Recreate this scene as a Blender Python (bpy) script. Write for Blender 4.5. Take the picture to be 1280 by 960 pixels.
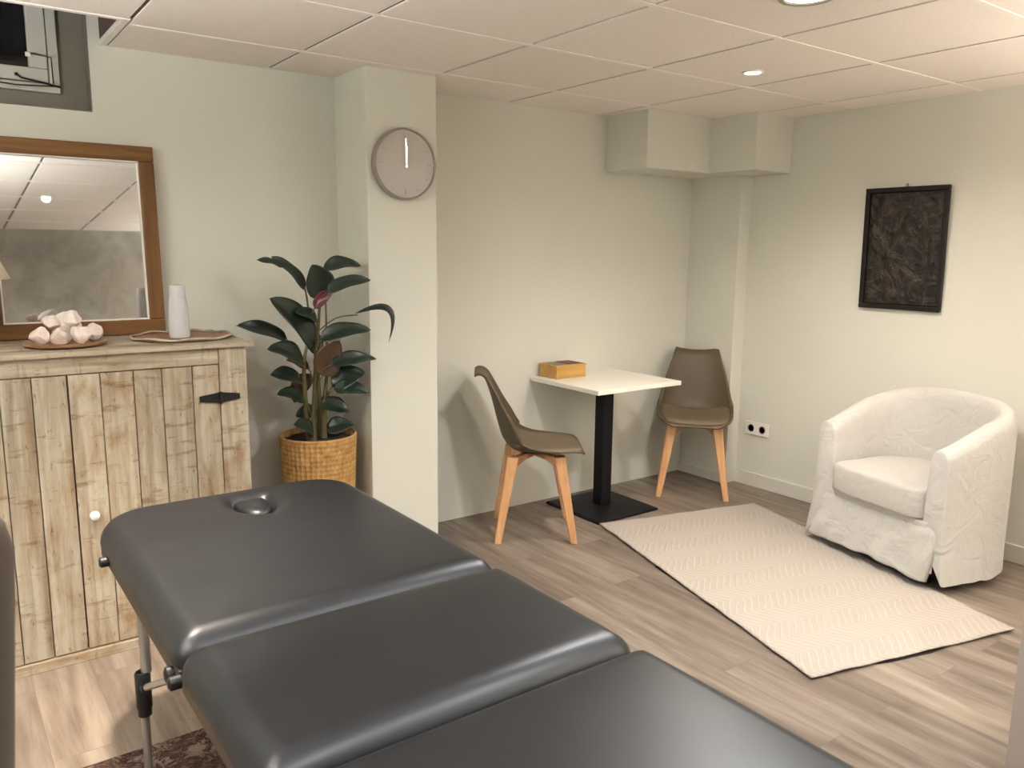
import bpy, bmesh, math, random
from mathutils import Vector, Matrix, noise

for _o in list(bpy.data.objects):
    bpy.data.objects.remove(_o, do_unlink=True)
SC = bpy.context.scene
COL = SC.collection
random.seed(7)
PI = math.pi

# ------------------------------------------------------------------ camera
cam_d = bpy.data.cameras.new('camera')
cam = bpy.data.objects.new('camera', cam_d)
COL.objects.link(cam)
cam_d.sensor_width = 36.0
cam_d.lens = 1006.9 / 1280 * 36.0
cam_d.clip_start = 0.02
def cam_matrix(yaw, pit, rol, loc):
    yaw, pit, rol = math.radians(yaw), math.radians(pit), math.radians(rol)
    fw = Vector((math.sin(yaw), math.cos(yaw), 0)); rt = Vector((math.cos(yaw), -math.sin(yaw), 0)); up = Vector((0, 0, 1))
    f2 = math.cos(pit) * fw - math.sin(pit) * up
    u2 = math.cos(pit) * up + math.sin(pit) * fw
    r3 = math.cos(rol) * rt + math.sin(rol) * u2
    u3 = math.cos(rol) * u2 - math.sin(rol) * rt
    return Matrix(((r3.x, u3.x, -f2.x, loc[0]), (r3.y, u3.y, -f2.y, loc[1]), (r3.z, u3.z, -f2.z, loc[2]), (0, 0, 0, 1)))
cam.matrix_world = cam_matrix(36.0935, 9.5124, 0.6011, (0, 0, 1.44))
cam_d.dof.use_dof = True
cam_d.dof.focus_distance = 3.4
cam_d.dof.aperture_fstop = 11
SC.camera = cam

# ------------------------------------------------------------------ world, exposure, lamps
SC.view_settings.view_transform = 'Standard'
SC.view_settings.look = 'None'
SC.view_settings.gamma = 1
SC.view_settings.use_curve_mapping = False
SC.view_settings.exposure = 0.20
w = bpy.data.worlds.new('night'); SC.world = w; w.use_nodes = True
w.node_tree.nodes['Background'].inputs[0].default_value = (0.008, 0.010, 0.02, 1)
w.node_tree.nodes['Background'].inputs[1].default_value = 0.3

CEIL = 2.19
WARM = (1.0, 0.86, 0.71)
NEUTRAL = (0.985, 0.985, 0.97)
# x, y, radius of the fitting, watts, cone in degrees
DOWNLIGHTS = [
    (2.92, 2.30, 0.045, 76, 150, WARM),
    (2.20, 1.55, 0.085, 112, 168, NEUTRAL),
    (0.80, 0.06, 0.036, 65, 165, NEUTRAL),
    (0.35, 2.20, 0.045, 330, 66, WARM),
    (3.35, 0.95, 0.045, 5, 150, WARM),  # unseen downlight added as weak fill
    (-0.45, 0.70, 0.045, 60, 165, NEUTRAL),  # added fill by the left wall, no fitting in view
    (1.60, 0.32, 0.085, 60, 165, NEUTRAL),  # unseen light added for highlights along the massage table seams
    (3.30, -0.70, 0.045, 40, 165, NEUTRAL),  # added to fill the rear of the room, out of view
]
# added fill, unseen uplighters that brighten ceiling and walls: x, y, watts
ADDED_UPLIGHTERS = [(3.50, -0.10, 165, WARM), (-0.80, 1.45, 300, NEUTRAL), (3.30, -1.30, 220, NEUTRAL)]

# ------------------------------------------------------------------ node helpers
def new_mat(name, col=(0.8, 0.8, 0.8), rough=0.6, metal=0.0, spec=0.5):
    m = bpy.data.materials.new(name); m.use_nodes = True
    b = m.node_tree.nodes['Principled BSDF']
    b.inputs['Base Color'].default_value = (*col, 1)
    b.inputs['Roughness'].default_value = rough
    b.inputs['Metallic'].default_value = metal
    b.inputs['Specular IOR Level'].default_value = spec
    return m
def nd(m, t, **kw):
    n = m.node_tree.nodes.new(t)
    for k, v in kw.items():
        if k in n.inputs: n.inputs[k].default_value = v
        else: setattr(n, k, v)
    return n
def lk(m, a, b): m.node_tree.links.new(a, b)
def bsdf(m): return m.node_tree.nodes['Principled BSDF']
def coords(m, scale=(1, 1, 1), rot=(0, 0, 0), kind='Object'):
    tc = nd(m, 'ShaderNodeTexCoord'); mp = nd(m, 'ShaderNodeMapping')
    mp.inputs['Scale'].default_value = scale; mp.inputs['Rotation'].default_value = rot
    lk(m, tc.outputs[kind], mp.inputs['Vector'])
    return mp.outputs['Vector']
def ramp(m, fac, stops):
    r = nd(m, 'ShaderNodeValToRGB')
    el = r.color_ramp.elements
    while len(el) < len(stops): el.new(0.5)
    for e, (p, c) in zip(el, stops):
        e.position = p; e.color = (*c, 1)
    lk(m, fac, r.inputs['Fac'])
    return r.outputs['Color']
def mixc(m, fac, a, b, mode='MIX'):
    x = nd(m, 'ShaderNodeMix', data_type='RGBA', blend_type=mode)
    for s, v in ((x.inputs[0], fac), (x.inputs[6], a), (x.inputs[7], b)):
        if hasattr(v, 'is_linked'): lk(m, v, s)
        elif isinstance(v, (tuple, list)): s.default_value = (*v, 1)
        else: s.default_value = v
    return x.outputs[2]
def noise_tex(m, vec, scale, detail=4, rough=0.55, dist=0.0, dim='3D'):
    n = nd(m, 'ShaderNodeTexNoise', noise_dimensions=dim)
    n.inputs['Scale'].default_value = scale; n.inputs['Detail'].default_value = detail
    n.inputs['Roughness'].default_value = rough; n.inputs['Distortion'].default_value = dist
    lk(m, vec, n.inputs['Vector'])
    return n
def bump(m, h, strength=0.2, dist=0.01):
    b = nd(m, 'ShaderNodeBump'); b.inputs['Strength'].default_value = strength; b.inputs['Distance'].default_value = dist
    lk(m, h, b.inputs['Height']); lk(m, b.outputs['Normal'], bsdf(m).inputs['Normal'])
def math_n(m, op, a, b=None):
    n = nd(m, 'ShaderNodeMath', operation=op)
    for s, v in ((n.inputs[0], a), (n.inputs[1], b)):
        if v is None: continue
        if hasattr(v, 'is_linked'): lk(m, v, s)
        else: s.default_value = v
    return n.outputs[0]

# ------------------------------------------------------------------ materials
def paint(name, col, rough=0.75, bs=0.06):
    m = new_mat(name, col, rough, spec=0.3)
    n = noise_tex(m, coords(m), 90, 5, 0.6)
    n2 = noise_tex(m, coords(m), 1.3, 2, 0.5)
    c = mixc(m, n2.outputs['Fac'], tuple(x * 0.97 for x in col), tuple(min(1, x * 1.02) for x in col))
    lk(m, c, bsdf(m).inputs['Base Color'])
    bump(m, n.outputs['Fac'], bs, 0.004)
    return m
M_WALL = paint('cream_wall_paint', (0.665, 0.665, 0.595))
M_REVEAL = paint('grey_reveal_paint', (0.20, 0.185, 0.15))
M_SKIRT = paint('skirting_paint', (0.64, 0.63, 0.565), 0.5)

def limewash():
    m = new_mat('grey_limewash', (0.3, 0.28, 0.26), 0.8, spec=0.2)
    v = coords(m)
    a = noise_tex(m, v, 2.6, 5, 0.6, 1.2); b = noise_tex(m, v, 9, 5, 0.6, 0.6)
    f = math_n(m, 'ADD', math_n(m, 'MULTIPLY', a.outputs['Fac'], 0.7), math_n(m, 'MULTIPLY', b.outputs['Fac'], 0.3))
    lk(m, ramp(m, f, [(0.35, (0.27, 0.25, 0.225)), (0.65, (0.42, 0.395, 0.36))]), bsdf(m).inputs['Base Color'])
    return m
M_LIME = limewash()

def tile_mat():
    m = new_mat('mineral_ceiling_tile', (0.7, 0.63, 0.58), 0.9, spec=0.15)
    v = coords(m)
    n = noise_tex(m, v, 160, 3, 0.7)
    g = nd(m, 'ShaderNodeNewGeometry')
    c = mixc(m, g.outputs['Random Per Island'], (0.83, 0.765, 0.71), (0.87, 0.81, 0.755))
    sp = ramp(m, n.outputs['Fac'], [(0.36, (0.9, 0.9, 0.9)), (0.46, (1, 1, 1))])
    lk(m, mixc(m, 1.0, c, sp, 'MULTIPLY'), bsdf(m).inputs['Base Color'])
    bump(m, n.outputs['Fac'], 0.15, 0.003)
    return m
M_TILE = tile_mat()
M_GROOVE = new_mat('dark_grid_groove', (0.10, 0.075, 0.06), 0.7)
M_BAR = new_mat('cream_grid_bar', (0.86, 0.80, 0.745), 0.6)
M_VOID = new_mat('raw_brown_board', (0.10, 0.065, 0.045), 0.9)

def floor_mat():
    m = new_mat('oak_vinyl_planks', (0.4, 0.32, 0.25), 0.42, spec=0.4)
    v = coords(m, rot=(0, 0, PI / 2))
    br = nd(m, 'ShaderNodeTexBrick')
    br.offset = 0.37; br.offset_frequency = 2
    br.inputs['Color1'].default_value = (0, 0, 0, 1); br.inputs['Color2'].default_value = (1, 1, 1, 1)
    br.inputs['Mortar'].default_value = (0.5, 0.5, 0.5, 1)
    br.inputs['Scale'].default_value = 1.0
    br.inputs['Mortar Size'].default_value = 0.0012; br.inputs['Mortar Smooth'].default_value = 0.2
    br.inputs['Brick Width'].default_value = 1.21; br.inputs['Row Height'].default_value = 0.178
    lk(m, v, br.inputs['Vector'])
    rnd = nd(m, 'ShaderNodeSeparateColor'); lk(m, br.outputs['Color'], rnd.inputs[0])
    r = rnd.outputs[0]
    mp = nd(m, 'ShaderNodeMapping'); mp.inputs['Scale'].default_value = (1.6, 22, 1)
    lk(m, v, mp.inputs['Vector'])
    g = noise_tex(m, mp.outputs['Vector'], 1.0, 6, 0.62, 0.5, '4D'); lk(m, math_n(m, 'MULTIPLY', r, 37.0), g.inputs['W'])
    mp2 = nd(m, 'ShaderNodeMapping'); mp2.inputs['Scale'].default_value = (0.9, 6, 1)
    lk(m, v, mp2.inputs['Vector'])
    g2 = noise_tex(m, mp2.outputs['Vector'], 1.3, 4, 0.6, 1.0, '4D'); lk(m, math_n(m, 'MULTIPLY', r, 61.0), g2.inputs['W'])
    f = math_n(m, 'ADD', math_n(m, 'MULTIPLY', g.outputs['Fac'], 0.5), math_n(m, 'MULTIPLY', g2.outputs['Fac'], 0.5))
    c = ramp(m, f, [(0.34, (0.105, 0.080, 0.063)), (0.48, (0.200, 0.160, 0.128)), (0.64, (0.315, 0.263, 0.217))])
    tone = mixc(m, r, (0.84, 0.83, 0.83), (1.08, 1.07, 1.05))
    c = mixc(m, 1.0, c, tone, 'MULTIPLY')
    c = mixc(m, math_n(m, 'MULTIPLY', br.outputs['Fac'], 0.55), c, (0.12, 0.09, 0.07))
    lk(m, c, bsdf(m).inputs['Base Color'])
    bump(m, f, 0.08, 0.003)
    return m
M_FLOOR = floor_mat()

def wood(name, dark, mid, light, axis='Z', rough=0.55, scale=1.0, contrast=(0.3, 0.5, 0.7)):
    m = new_mat(name, mid, rough, spec=0.35)
    s = {'X': (1.2, 16, 16), 'Y': (16, 1.2, 16), 'Z': (16, 16, 1.2)}[axis]
    v = coords(m, tuple(x * scale for x in s))
    n = noise_tex(m, v, 1.2, 6, 0.6, 0.7)
    lk(m, ramp(m, n.outputs['Fac'], [(contrast[0], dark), (contrast[1], mid), (contrast[2], light)]), bsdf(m).inputs['Base Color'])
    bump(m, n.outputs['Fac'], 0.12, 0.003)
    return m
M_BEECH = wood('oiled_beech', (0.46, 0.235, 0.105), (0.60, 0.33, 0.155), (0.70, 0.42, 0.22), 'Z', 0.5)
M_FRAMEX = wood('brown_mirror_wood_x', (0.105, 0.046, 0.013), (0.175, 0.082, 0.024), (0.25, 0.125, 0.040), 'X', 0.4)
M_FRAMEZ = wood('brown_mirror_wood_z', (0.105, 0.046, 0.013), (0.175, 0.082, 0.024), (0.25, 0.125, 0.040), 'Z', 0.4)
M_TRAY = wood('turned_tray_wood', (0.25, 0.13, 0.06), (0.36, 0.20, 0.10), (0.44, 0.27, 0.15), 'X', 0.5)
M_TRAYRED = wood('reddish_tray_wood', (0.20, 0.09, 0.05), (0.29, 0.145, 0.085), (0.36, 0.20, 0.12), 'X', 0.5)
M_BOXWOOD = wood('golden_box_wood', (0.40, 0.22, 0.06), (0.52, 0.30, 0.085), (0.60, 0.37, 0.12), 'X', 0.5)

def whitewash(name, axis):
    """Whitewashed scaffold planks: pale wash over brown grain, knots and scuffs; tone differs from plank to plank."""
    m = new_mat(name, (0.6, 0.5, 0.4), 0.75, spec=0.2)
    g = nd(m, 'ShaderNodeNewGeometry'); r = g.outputs['Random Per Island']
    s = (26, 26, 1.6) if axis == 'Z' else (1.6, 26, 26)
    v = coords(m, s)
    n = noise_tex(m, v, 1.0, 7, 0.65, 0.6, '4D'); lk(m, math_n(m, 'MULTIPLY', r, 43.0), n.inputs['W'])
    s2 = (9, 9, 3.2) if axis == 'Z' else (3.2, 9, 9)
    b = noise_tex(m, coords(m, s2), 1.0, 5, 0.6, 0.8, '4D'); lk(m, math_n(m, 'MULTIPLY', r, 71.0), b.inputs['W'])
    sc = (6, 6, 34) if axis == 'Z' else (34, 6, 6)
    k = noise_tex(m, coords(m, sc), 1.0, 4, 0.7, 0.3, '4D'); lk(m, math_n(m, 'MULTIPLY', r, 17.0), k.inputs['W'])
    grain = ramp(m, n.outputs['Fac'], [(0.30, (0.255, 0.205, 0.15)), (0.45, (0.38, 0.333, 0.268)), (0.60, (0.50, 0.462, 0.39))])
    blot = ramp(m, b.outputs['Fac'], [(0.34, (0.66, 0.52, 0.40)), (0.49, (0.93, 0.89, 0.83)), (0.60, (1.0, 1.0, 1.0))])
    c = mixc(m, 1.0, grain, blot, 'MULTIPLY')
    scuff = ramp(m, k.outputs['Fac'], [(0.33, (0.58, 0.50, 0.42)), (0.44, (1, 1, 1))])
    c = mixc(m, 0.9, c, scuff, 'MULTIPLY')
    sk = noise_tex(m, coords(m, (60, 60, 26) if axis == 'Z' else (26, 60, 60)), 1.0, 3, 0.6)
    c = mixc(m, 0.75, c, ramp(m, sk.outputs['Fac'], [(0.30, (0.5, 0.42, 0.36)), (0.37, (1, 1, 1))]), 'MULTIPLY')
    tone = mixc(m, r, (0.80, 0.78, 0.74), (1.10, 1.08, 1.04))
    c = mixc(m, 1.0, c, tone, 'MULTIPLY')
    lk(m, c, bsdf(m).inputs['Base Color'])
    bump(m, n.outputs['Fac'], 0.25, 0.004)
    return m
M_WASHZ = whitewash('whitewashed_plank_upright', 'Z')
M_WASHX = whitewash('whitewashed_plank_level', 'X')
M_GAP = new_mat('dark_plank_gap', (0.20, 0.13, 0.08), 0.9)

def leather():
    m = new_mat('black_vinyl_upholstery', (0.008, 0.0085, 0.0105), 0.38, spec=0.6)
    bsdf(m).inputs['Specular Tint'].default_value = (0.92, 0.96, 1.0, 1)
    n = noise_tex(m, coords(m), 420, 3, 0.6); n2 = noise_tex(m, coords(m), 7, 3, 0.5)
    a = math_n(m, 'MULTIPLY_ADD', n2.outputs['Fac'], 0.10); 
    a.node.inputs[2].default_value = 0.34
    lk(m, a, bsdf(m).inputs['Roughness'])
    bump(m, n.outputs['Fac'], 0.10, 0.0015)
    return m
M_LEATHER = leather()
M_ALU = new_mat('brushed_aluminium', (0.55, 0.54, 0.52), 0.38, 0.9)
M_DKPLASTIC = new_mat('black_plastic', (0.012, 0.012, 0.013), 0.45)
M_BRONZE = new_mat('dark_bronze_rail', (0.075, 0.055, 0.030), 0.5, 0.4)
M_BLKSTEEL = new_mat('black_powdercoat', (0.007, 0.007, 0.009), 0.5, spec=0.2)
M_TOP = new_mat('cream_laminate', (0.80, 0.77, 0.70), 0.28)

def fabric(name, col, scale=600, strength=0.15, rough=0.9, wr=0.0):
    m = new_mat(name, col, rough, spec=0.15)
    v = coords(m)
    n = noise_tex(m, v, scale, 3, 0.6)
    n2 = noise_tex(m, v, 5, 3, 0.5, 0.4)
    lk(m, mixc(m, n2.outputs['Fac'], tuple(x * 0.95 for x in col), tuple(min(1, x * 1.03) for x in col)), bsdf(m).inputs['Base Color'])
    h = n.outputs['Fac']
    if wr:
        n3 = noise_tex(m, v, 9, 3, 0.5, 1.5)
        h = math_n(m, 'ADD', math_n(m, 'MULTIPLY', h, 0.10), math_n(m, 'MULTIPLY', n3.outputs['Fac'], wr))
        bump(m, h, 0.8, 0.03)
    else:
        bump(m, h, strength, 0.003)
    bsdf(m).inputs['Sheen Weight'].default_value = 0.15
    return m
M_SLIP = fabric('white_slipcover_cotton', (0.58, 0.565, 0.53), wr=0.55)
M_SLIPCUSH = fabric('white_cushion_cotton', (0.565, 0.54, 0.505), wr=0.35)
M_TAUPE = fabric('taupe_upholstery', (0.085, 0.066, 0.052))
M_SHADE = fabric('cream_lampshade', (0.78, 0.69, 0.54))
M_SHELL = new_mat('taupe_plastic_shell', (0.094, 0.071, 0.042), 0.45, spec=0.35)
M_PAD = new_mat('taupe_leatherette', (0.150, 0.113, 0.072), 0.5, spec=0.35)
M_WHITE = new_mat('white_plastic', (0.78, 0.76, 0.72), 0.4)
M_UPVC = paint('white_window_paint', (0.50, 0.50, 0.45), 0.45)
M_CLKFACE = new_mat('pale_grey_dial', (0.49, 0.462, 0.435), 0.55)
M_CLKRIM = new_mat('grey_clock_rim', (0.33, 0.30, 0.275), 0.35, 0.4)
M_SILVER = new_mat('polished_silver', (0.85, 0.85, 0.85), 0.18, 1.0)
M_GREYMARK = new_mat('grey_dial_mark', (0.40, 0.37, 0.355), 0.5)
M_IRON = new_mat('black_iron', (0.012, 0.011, 0.010), 0.6, 0.3)
M_CERAM = new_mat('white_ceramic', (0.80, 0.79, 0.82), 0.15)
M_SOIL = new_mat('potting_soil', (0.018, 0.012, 0.008), 1.0)
M_STEM = wood('plant_stem', (0.07, 0.055, 0.022), (0.13, 0.11, 0.045), (0.19, 0.17, 0.075), 'Z', 0.6)

def leaf_mat(name, a, b):
    m = new_mat(name, a, 0.32, spec=0.5)
    n = noise_tex(m, coords(m), 14, 3, 0.5)
    g = nd(m, 'ShaderNodeObjectInfo')
    c = mixc(m, n.outputs['Fac'], a, b)
    c = mixc(m, 1.0, c, mixc(m, g.outputs['Random'], (0.75, 0.8, 0.75), (1.25, 1.2, 1.25)), 'MULTIPLY')
    lk(m, c, bsdf(m).inputs['Base Color'])
    return m
M_LEAF = leaf_mat('dark_green_leaf', (0.008, 0.016, 0.010), (0.017, 0.032, 0.019))
M_LEAFR = leaf_mat('wine_red_leaf', (0.085, 0.010, 0.014), (0.14, 0.02, 0.025))
M_LEAFB = leaf_mat('bronze_leaf', (0.075, 0.034, 0.018), (0.11, 0.06, 0.03))

def basket_mat():
    m = new_mat('woven_seagrass', (0.4, 0.23, 0.08), 0.75, spec=0.25)
    v = coords(m, (1, 1, 1))
    sep = nd(m, 'ShaderNodeSeparateXYZ'); lk(m, v, sep.inputs[0])
    ang = math_n(m, 'ARCTAN2', sep.outputs[1], sep.outputs[0])
    wv = math_n(m, 'SINE', math_n(m, 'MULTIPLY', sep.outputs[2], 300.0))
    st = math_n(m, 'SINE', math_n(m, 'ADD', math_n(m, 'MULTIPLY', ang, 46.0), math_n(m, 'MULTIPLY', math_n(m, 'FLOOR', math_n(m, 'MULTIPLY', sep.outputs[2], 47.7)), PI)))
    n = noise_tex(m, v, 30, 4, 0.6)
    h = math_n(m, 'ADD', math_n(m, 'MULTIPLY', wv, 0.3), math_n(m, 'MULTIPLY', st, 0.10))
    f = math_n(m, 'ADD', n.outputs['Fac'], math_n(m, 'MULTIPLY', h, 0.25))
    lk(m, ramp(m, f, [(0.25, (0.30, 0.155, 0.05)), (0.5, (0.45, 0.26, 0.09)), (0.75, (0.58, 0.37, 0.15))]), bsdf(m).inputs['Base Color'])
    bump(m, h, 0.5, 0.004)
    return m
M_BASKET = basket_mat()

def quartz():
    m = new_mat('rose_quartz', (0.80, 0.66, 0.60), 0.35, spec=0.5)
    n = noise_tex(m, coords(m), 22, 5, 0.6, 0.8)
    lk(m, ramp(m, n.outputs['Fac'], [(0.35, (0.74, 0.62, 0.565)), (0.6, (0.87, 0.80, 0.755))]), bsdf(m).inputs['Base Color'])
    bsdf(m).inputs['Subsurface Weight'].default_value = 0.25
    bsdf(m).inputs['Subsurface Radius'].default_value = (0.02, 0.012, 0.01)
    bump(m, n.outputs['Fac'], 0.3, 0.004)
    return m
M_QUARTZ = quartz()

def milk_glass():
    m = new_mat('milky_glass', (0.70, 0.70, 0.72), 0.12, spec=0.6)
    bsdf(m).inputs['Transmission Weight'].default_value = 0.35
    bsdf(m).inputs['IOR'].default_value = 1.3
    n = noise_tex(m, coords(m), 30, 3, 0.5)
    lk(m, mixc(m, n.outputs['Fac'], (0.74, 0.72, 0.74), (0.86, 0.89, 0.94)), bsdf(m).inputs['Base Color'])
    return m
M_MILK = milk_glass()
M_MIRROR = new_mat('silvered_glass', (0.74, 0.745, 0.73), 0.02, 1.0)
M_GLASS = new_mat('window_glass', (1, 1, 1), 0.02)
bsdf(M_GLASS).inputs['Transmission Weight'].default_value = 1.0
bsdf(M_GLASS).inputs['IOR'].default_value = 1.3
M_WELL = new_mat('dark_area_wall', (0.02, 0.02, 0.028), 0.9)

def emit(name, col, s):
    m = new_mat(name, (0.9, 0.9, 0.9), 0.4)
    bsdf(m).inputs['Emission Color'].default_value = (*col, 1)
    bsdf(m).inputs['Emission Strength'].default_value = s
    return m
M_LENS = emit('lit_lamp_lens', (1.0, 0.88, 0.72), 9.0)

def chevron():
    m = new_mat('cream_chevron_weave', (0.8, 0.7, 0.6), 0.95, spec=0.1)
    v = coords(m)
    sep = nd(m, 'ShaderNodeSeparateXYZ'); lk(m, v, sep.inputs[0])
    per = 0.23
    tri = math_n(m, 'PINGPONG', sep.outputs[1], per / 2)
    row = math_n(m, 'FLOOR', math_n(m, 'DIVIDE', sep.outputs[1], per))
    s = math_n(m, 'ADD', sep.outputs[0], math_n(m, 'MULTIPLY', tri, 0.75))
    n = noise_tex(m, v, 12, 3, 0.5)
    s = math_n(m, 'ADD', s, math_n(m, 'MULTIPLY', n.outputs['Fac'], 0.03))
    st = math_n(m, 'PINGPONG', s, 0.017)
    st = math_n(m, 'DIVIDE', st, 0.017)
    mask = noise_tex(m, v, 3.2, 2, 0.5)
    line = ramp(m, st, [(0.55, (0, 0, 0)), (0.8, (1, 1, 1))])
    weave = noise_tex(m, v, 500, 2, 0.6)
    base = mixc(m, weave.outputs['Fac'], (0.385, 0.342, 0.299), (0.45, 0.402, 0.353))
    hi = mixc(m, weave.outputs['Fac'], (0.435, 0.390, 0.345), (0.49, 0.444, 0.394))
    lsep = nd(m, 'ShaderNodeSeparateColor'); lk(m, line, lsep.inputs[0])
    lk(m, mixc(m, lsep.outputs[0], base, hi), bsdf(m).inputs['Base Color'])
    h = math_n(m, 'ADD', lsep.outputs[0], math_n(m, 'MULTIPLY', weave.outputs['Fac'], 0.5))
    bump(m, h, 0.6, 0.003)
    return m
M_CHEV = chevron()
M_UNDERLAY = new_mat('dark_antislip', (0.02, 0.016, 0.014), 0.9)

def persian():
    m = new_mat('brown_persian_pile', (0.1, 0.06, 0.05), 0.95, spec=0.1)
    v = coords(m)
    vo = nd(m, 'ShaderNodeTexVoronoi', feature='SMOOTH_F1'); vo.inputs['Scale'].default_value = 26
    n = noise_tex(m, v, 16, 4, 0.6, 2.5)
    vv = mixc(m, 0.12, v, n.outputs['Color'], 'ADD'); lk(m, vv, vo.inputs['Vector'])
    vo2 = nd(m, 'ShaderNodeTexVoronoi', feature='DISTANCE_TO_EDGE'); vo2.inputs['Scale'].default_value = 15; lk(m, vv, vo2.inputs['Vector'])
    c = ramp(m, vo.outputs['Distance'], [(0.18, (0.15, 0.105, 0.08)), (0.34, (0.045, 0.024, 0.019)), (0.5, (0.075, 0.045, 0.037)), (0.62, (0.19, 0.145, 0.115))])
    e = ramp(m, vo2.outputs['Distance'], [(0.03, (0.20, 0.15, 0.13)), (0.07, (1, 1, 1))])
    lk(m, mixc(m, 0.6, c, e, 'MULTIPLY'), bsdf(m).inputs['Base Color'])
    pile = noise_tex(m, v, 500, 2, 0.6)
    bump(m, pile.outputs['Fac'], 0.4, 0.004)
    return m
M_PERSIAN = persian()

def relief():
    m = new_mat('dark_carved_relief', (0.02, 0.015, 0.012), 0.5, spec=0.4)
    v = coords(m)
    n = noise_tex(m, v, 9, 4, 0.55, 2.2); n2 = noise_tex(m, v, 28, 3, 0.5, 1.0)
    h = math_n(m, 'ADD', n.outputs['Fac'], math_n(m, 'MULTIPLY', n2.outputs['Fac'], 0.25))
    lk(m, ramp(m, h, [(0.48, (0.009, 0.007, 0.006)), (0.66, (0.019, 0.014, 0.010)), (0.78, (0.045, 0.030, 0.018))]), bsdf(m).inputs['Base Color'])
    bump(m, h, 0.8, 0.02)
    return m
M_RELIEF = relief()
M_PICFRAME = new_mat('black_picture_wood', (0.009, 0.007, 0.006), 0.5, spec=0.3)
M_PIER = paint('taupe_pier_paint', (0.34, 0.29, 0.26))

# ------------------------------------------------------------------ mesh helpers
class MB:
    def __init__(self): self.bm = bmesh.new()
    def quad_loop(self, a, b):
        n = len(a)
        for i in range(n):
            j = (i + 1) % n
            try: self.bm.faces.new((a[i], a[j], b[j], b[i]))
            except ValueError: pass
    def box(self, x0, x1, y0, y1, z0, z1, bev=0.0, mat=None):
        t = bmesh.new()
        vs = [t.verts.new((x, y, z)) for x in (x0, x1) for y in (y0, y1) for z in (z0, z1)]
        for f in ((0, 1, 3, 2), (4, 6, 7, 5), (0, 4, 5, 1), (2, 3, 7, 6), (0, 2, 6, 4), (1, 5, 7, 3)): t.faces.new([vs[i] for i in f])
        bmesh.ops.recalc_face_normals(t, faces=t.faces)
        if bev: bmesh.ops.bevel(t, geom=list(t.edges), offset=bev, segments=2, affect='EDGES', profile=0.5)
        self._merge(t, mat); return self
    def _merge(self, t, mat=None):
        if mat is not None: bmesh.ops.transform(t, matrix=mat, verts=t.verts)
        me = bpy.data.meshes.new('tmp'); t.to_mesh(me); t.free()
        self.bm.from_mesh(me); bpy.data.meshes.remove(me)
    def rings(self, rings, cap0=True, cap1=True, closed=False):
        rv = [[self.bm.verts.new(p) for p in r] for r in rings]
        for a, b in zip(rv, rv[1:]): self.quad_loop(a, b)
        if closed: self.quad_loop(rv[-1], rv[0])
        if cap0 and not closed: self.bm.faces.new(rv[0][::-1])
        if cap1 and not closed: self.bm.faces.new(rv[-1])
        return self
    def lathe(self, prof, n=32, c=(0, 0, 0), cap=True):
        R = [[(c[0] + r * math.cos(2 * PI * i / n), c[1] + r * math.sin(2 * PI * i / n), c[2] + z) for i in range(n)] for r, z in prof]
        return self.rings(R, cap, cap)
    def tube(self, pts, rad, n=10, flat=None):
        pts = [Vector(p) for p in pts]
        rads = rad if isinstance(rad, (list, tuple)) else [rad] * len(pts)
        R = []
        for i, p in enumerate(pts):
            d = (pts[min(i + 1, len(pts) - 1)] - pts[max(i - 1, 0)]).normalized()
            ref = Vector((0, 0, 1)) if abs(d.z) < 0.9 else Vector((1, 0, 0))
            u = d.cross(ref).normalized(); v = d.cross(u).normalized()
            R.append([p + rads[i] * (math.cos(2 * PI * k / n) * u + math.sin(2 * PI * k / n) * v) for k in range(n)])
        return self.rings(R)
    def prism(self, a, b, wa, wb, bev=0.0):
        """square bar from a to b with half-widths wa, wb"""
        a, b = Vector(a), Vector(b)
        R = []
        for p, h in ((a, wa), (b, wb)):
            R.append([p + Vector((sx * h, sy * h, 0)) for sx, sy in ((-1, -1), (1, -1), (1, 1), (-1, 1))])
        t = MB(); t.rings(R)
        bmesh.ops.recalc_face_normals(t.bm, faces=t.bm.faces)
        if bev: bmesh.ops.bevel(t.bm, geom=list(t.bm.edges), offset=bev, segments=2, affect='EDGES', profile=0.5)
        self._merge(t.bm); return self
    def grid(self, fn, nu, nv, wrap=False):
        V = [[self.bm.verts.new(fn(i / nu, j / nv)) for j in range(nv + 1)] for i in range(nu + (0 if wrap else 1))]
        n = len(V)
        for i in range(nu):
            for j in range(nv):
                self.bm.faces.new((V[i][j], V[(i + 1) % n][j], V[(i + 1) % n][j + 1], V[i][j + 1]))
        return self
    def build(self, name, mat, parent=None, smooth=False, loc=None, rot=None, angle=35):
        bmesh.ops.recalc_face_normals(self.bm, faces=self.bm.faces)
        me = bpy.data.meshes.new(name)
        if smooth:
            for f in self.bm.faces: f.smooth = True
            lim = math.radians(angle)
            for e in self.bm.edges:
                if len(e.link_faces) == 2 and e.calc_face_angle(0) > lim: e.smooth = False
        self.bm.to_mesh(me); self.bm.free()
        me.materials.append(mat)
        o = bpy.data.objects.new(name, me); COL.objects.link(o)
        if parent is not None: o.parent = parent
        if loc is not None: o.location = loc
        if rot is not None: o.rotation_euler = rot
        return o
def thing(name, label, cat, loc=(0, 0, 0), rz=0.0, group=None):
    o = bpy.data.objects.new(name, None); COL.objects.link(o)
    o.empty_display_size = 0.1
    o.location = loc; o.rotation_euler = (0, 0, rz)
    o['label'] = label; o['category'] = cat
    if group: o['group'] = group
    return o
def tag(o, label, cat, group=None):
    o['label'] = label; o['category'] = cat
    if group: o['group'] = group
    return o
def struct(o, label=None):
    o['kind'] = 'structure'
    if label: o['label'] = label
    return o
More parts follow.
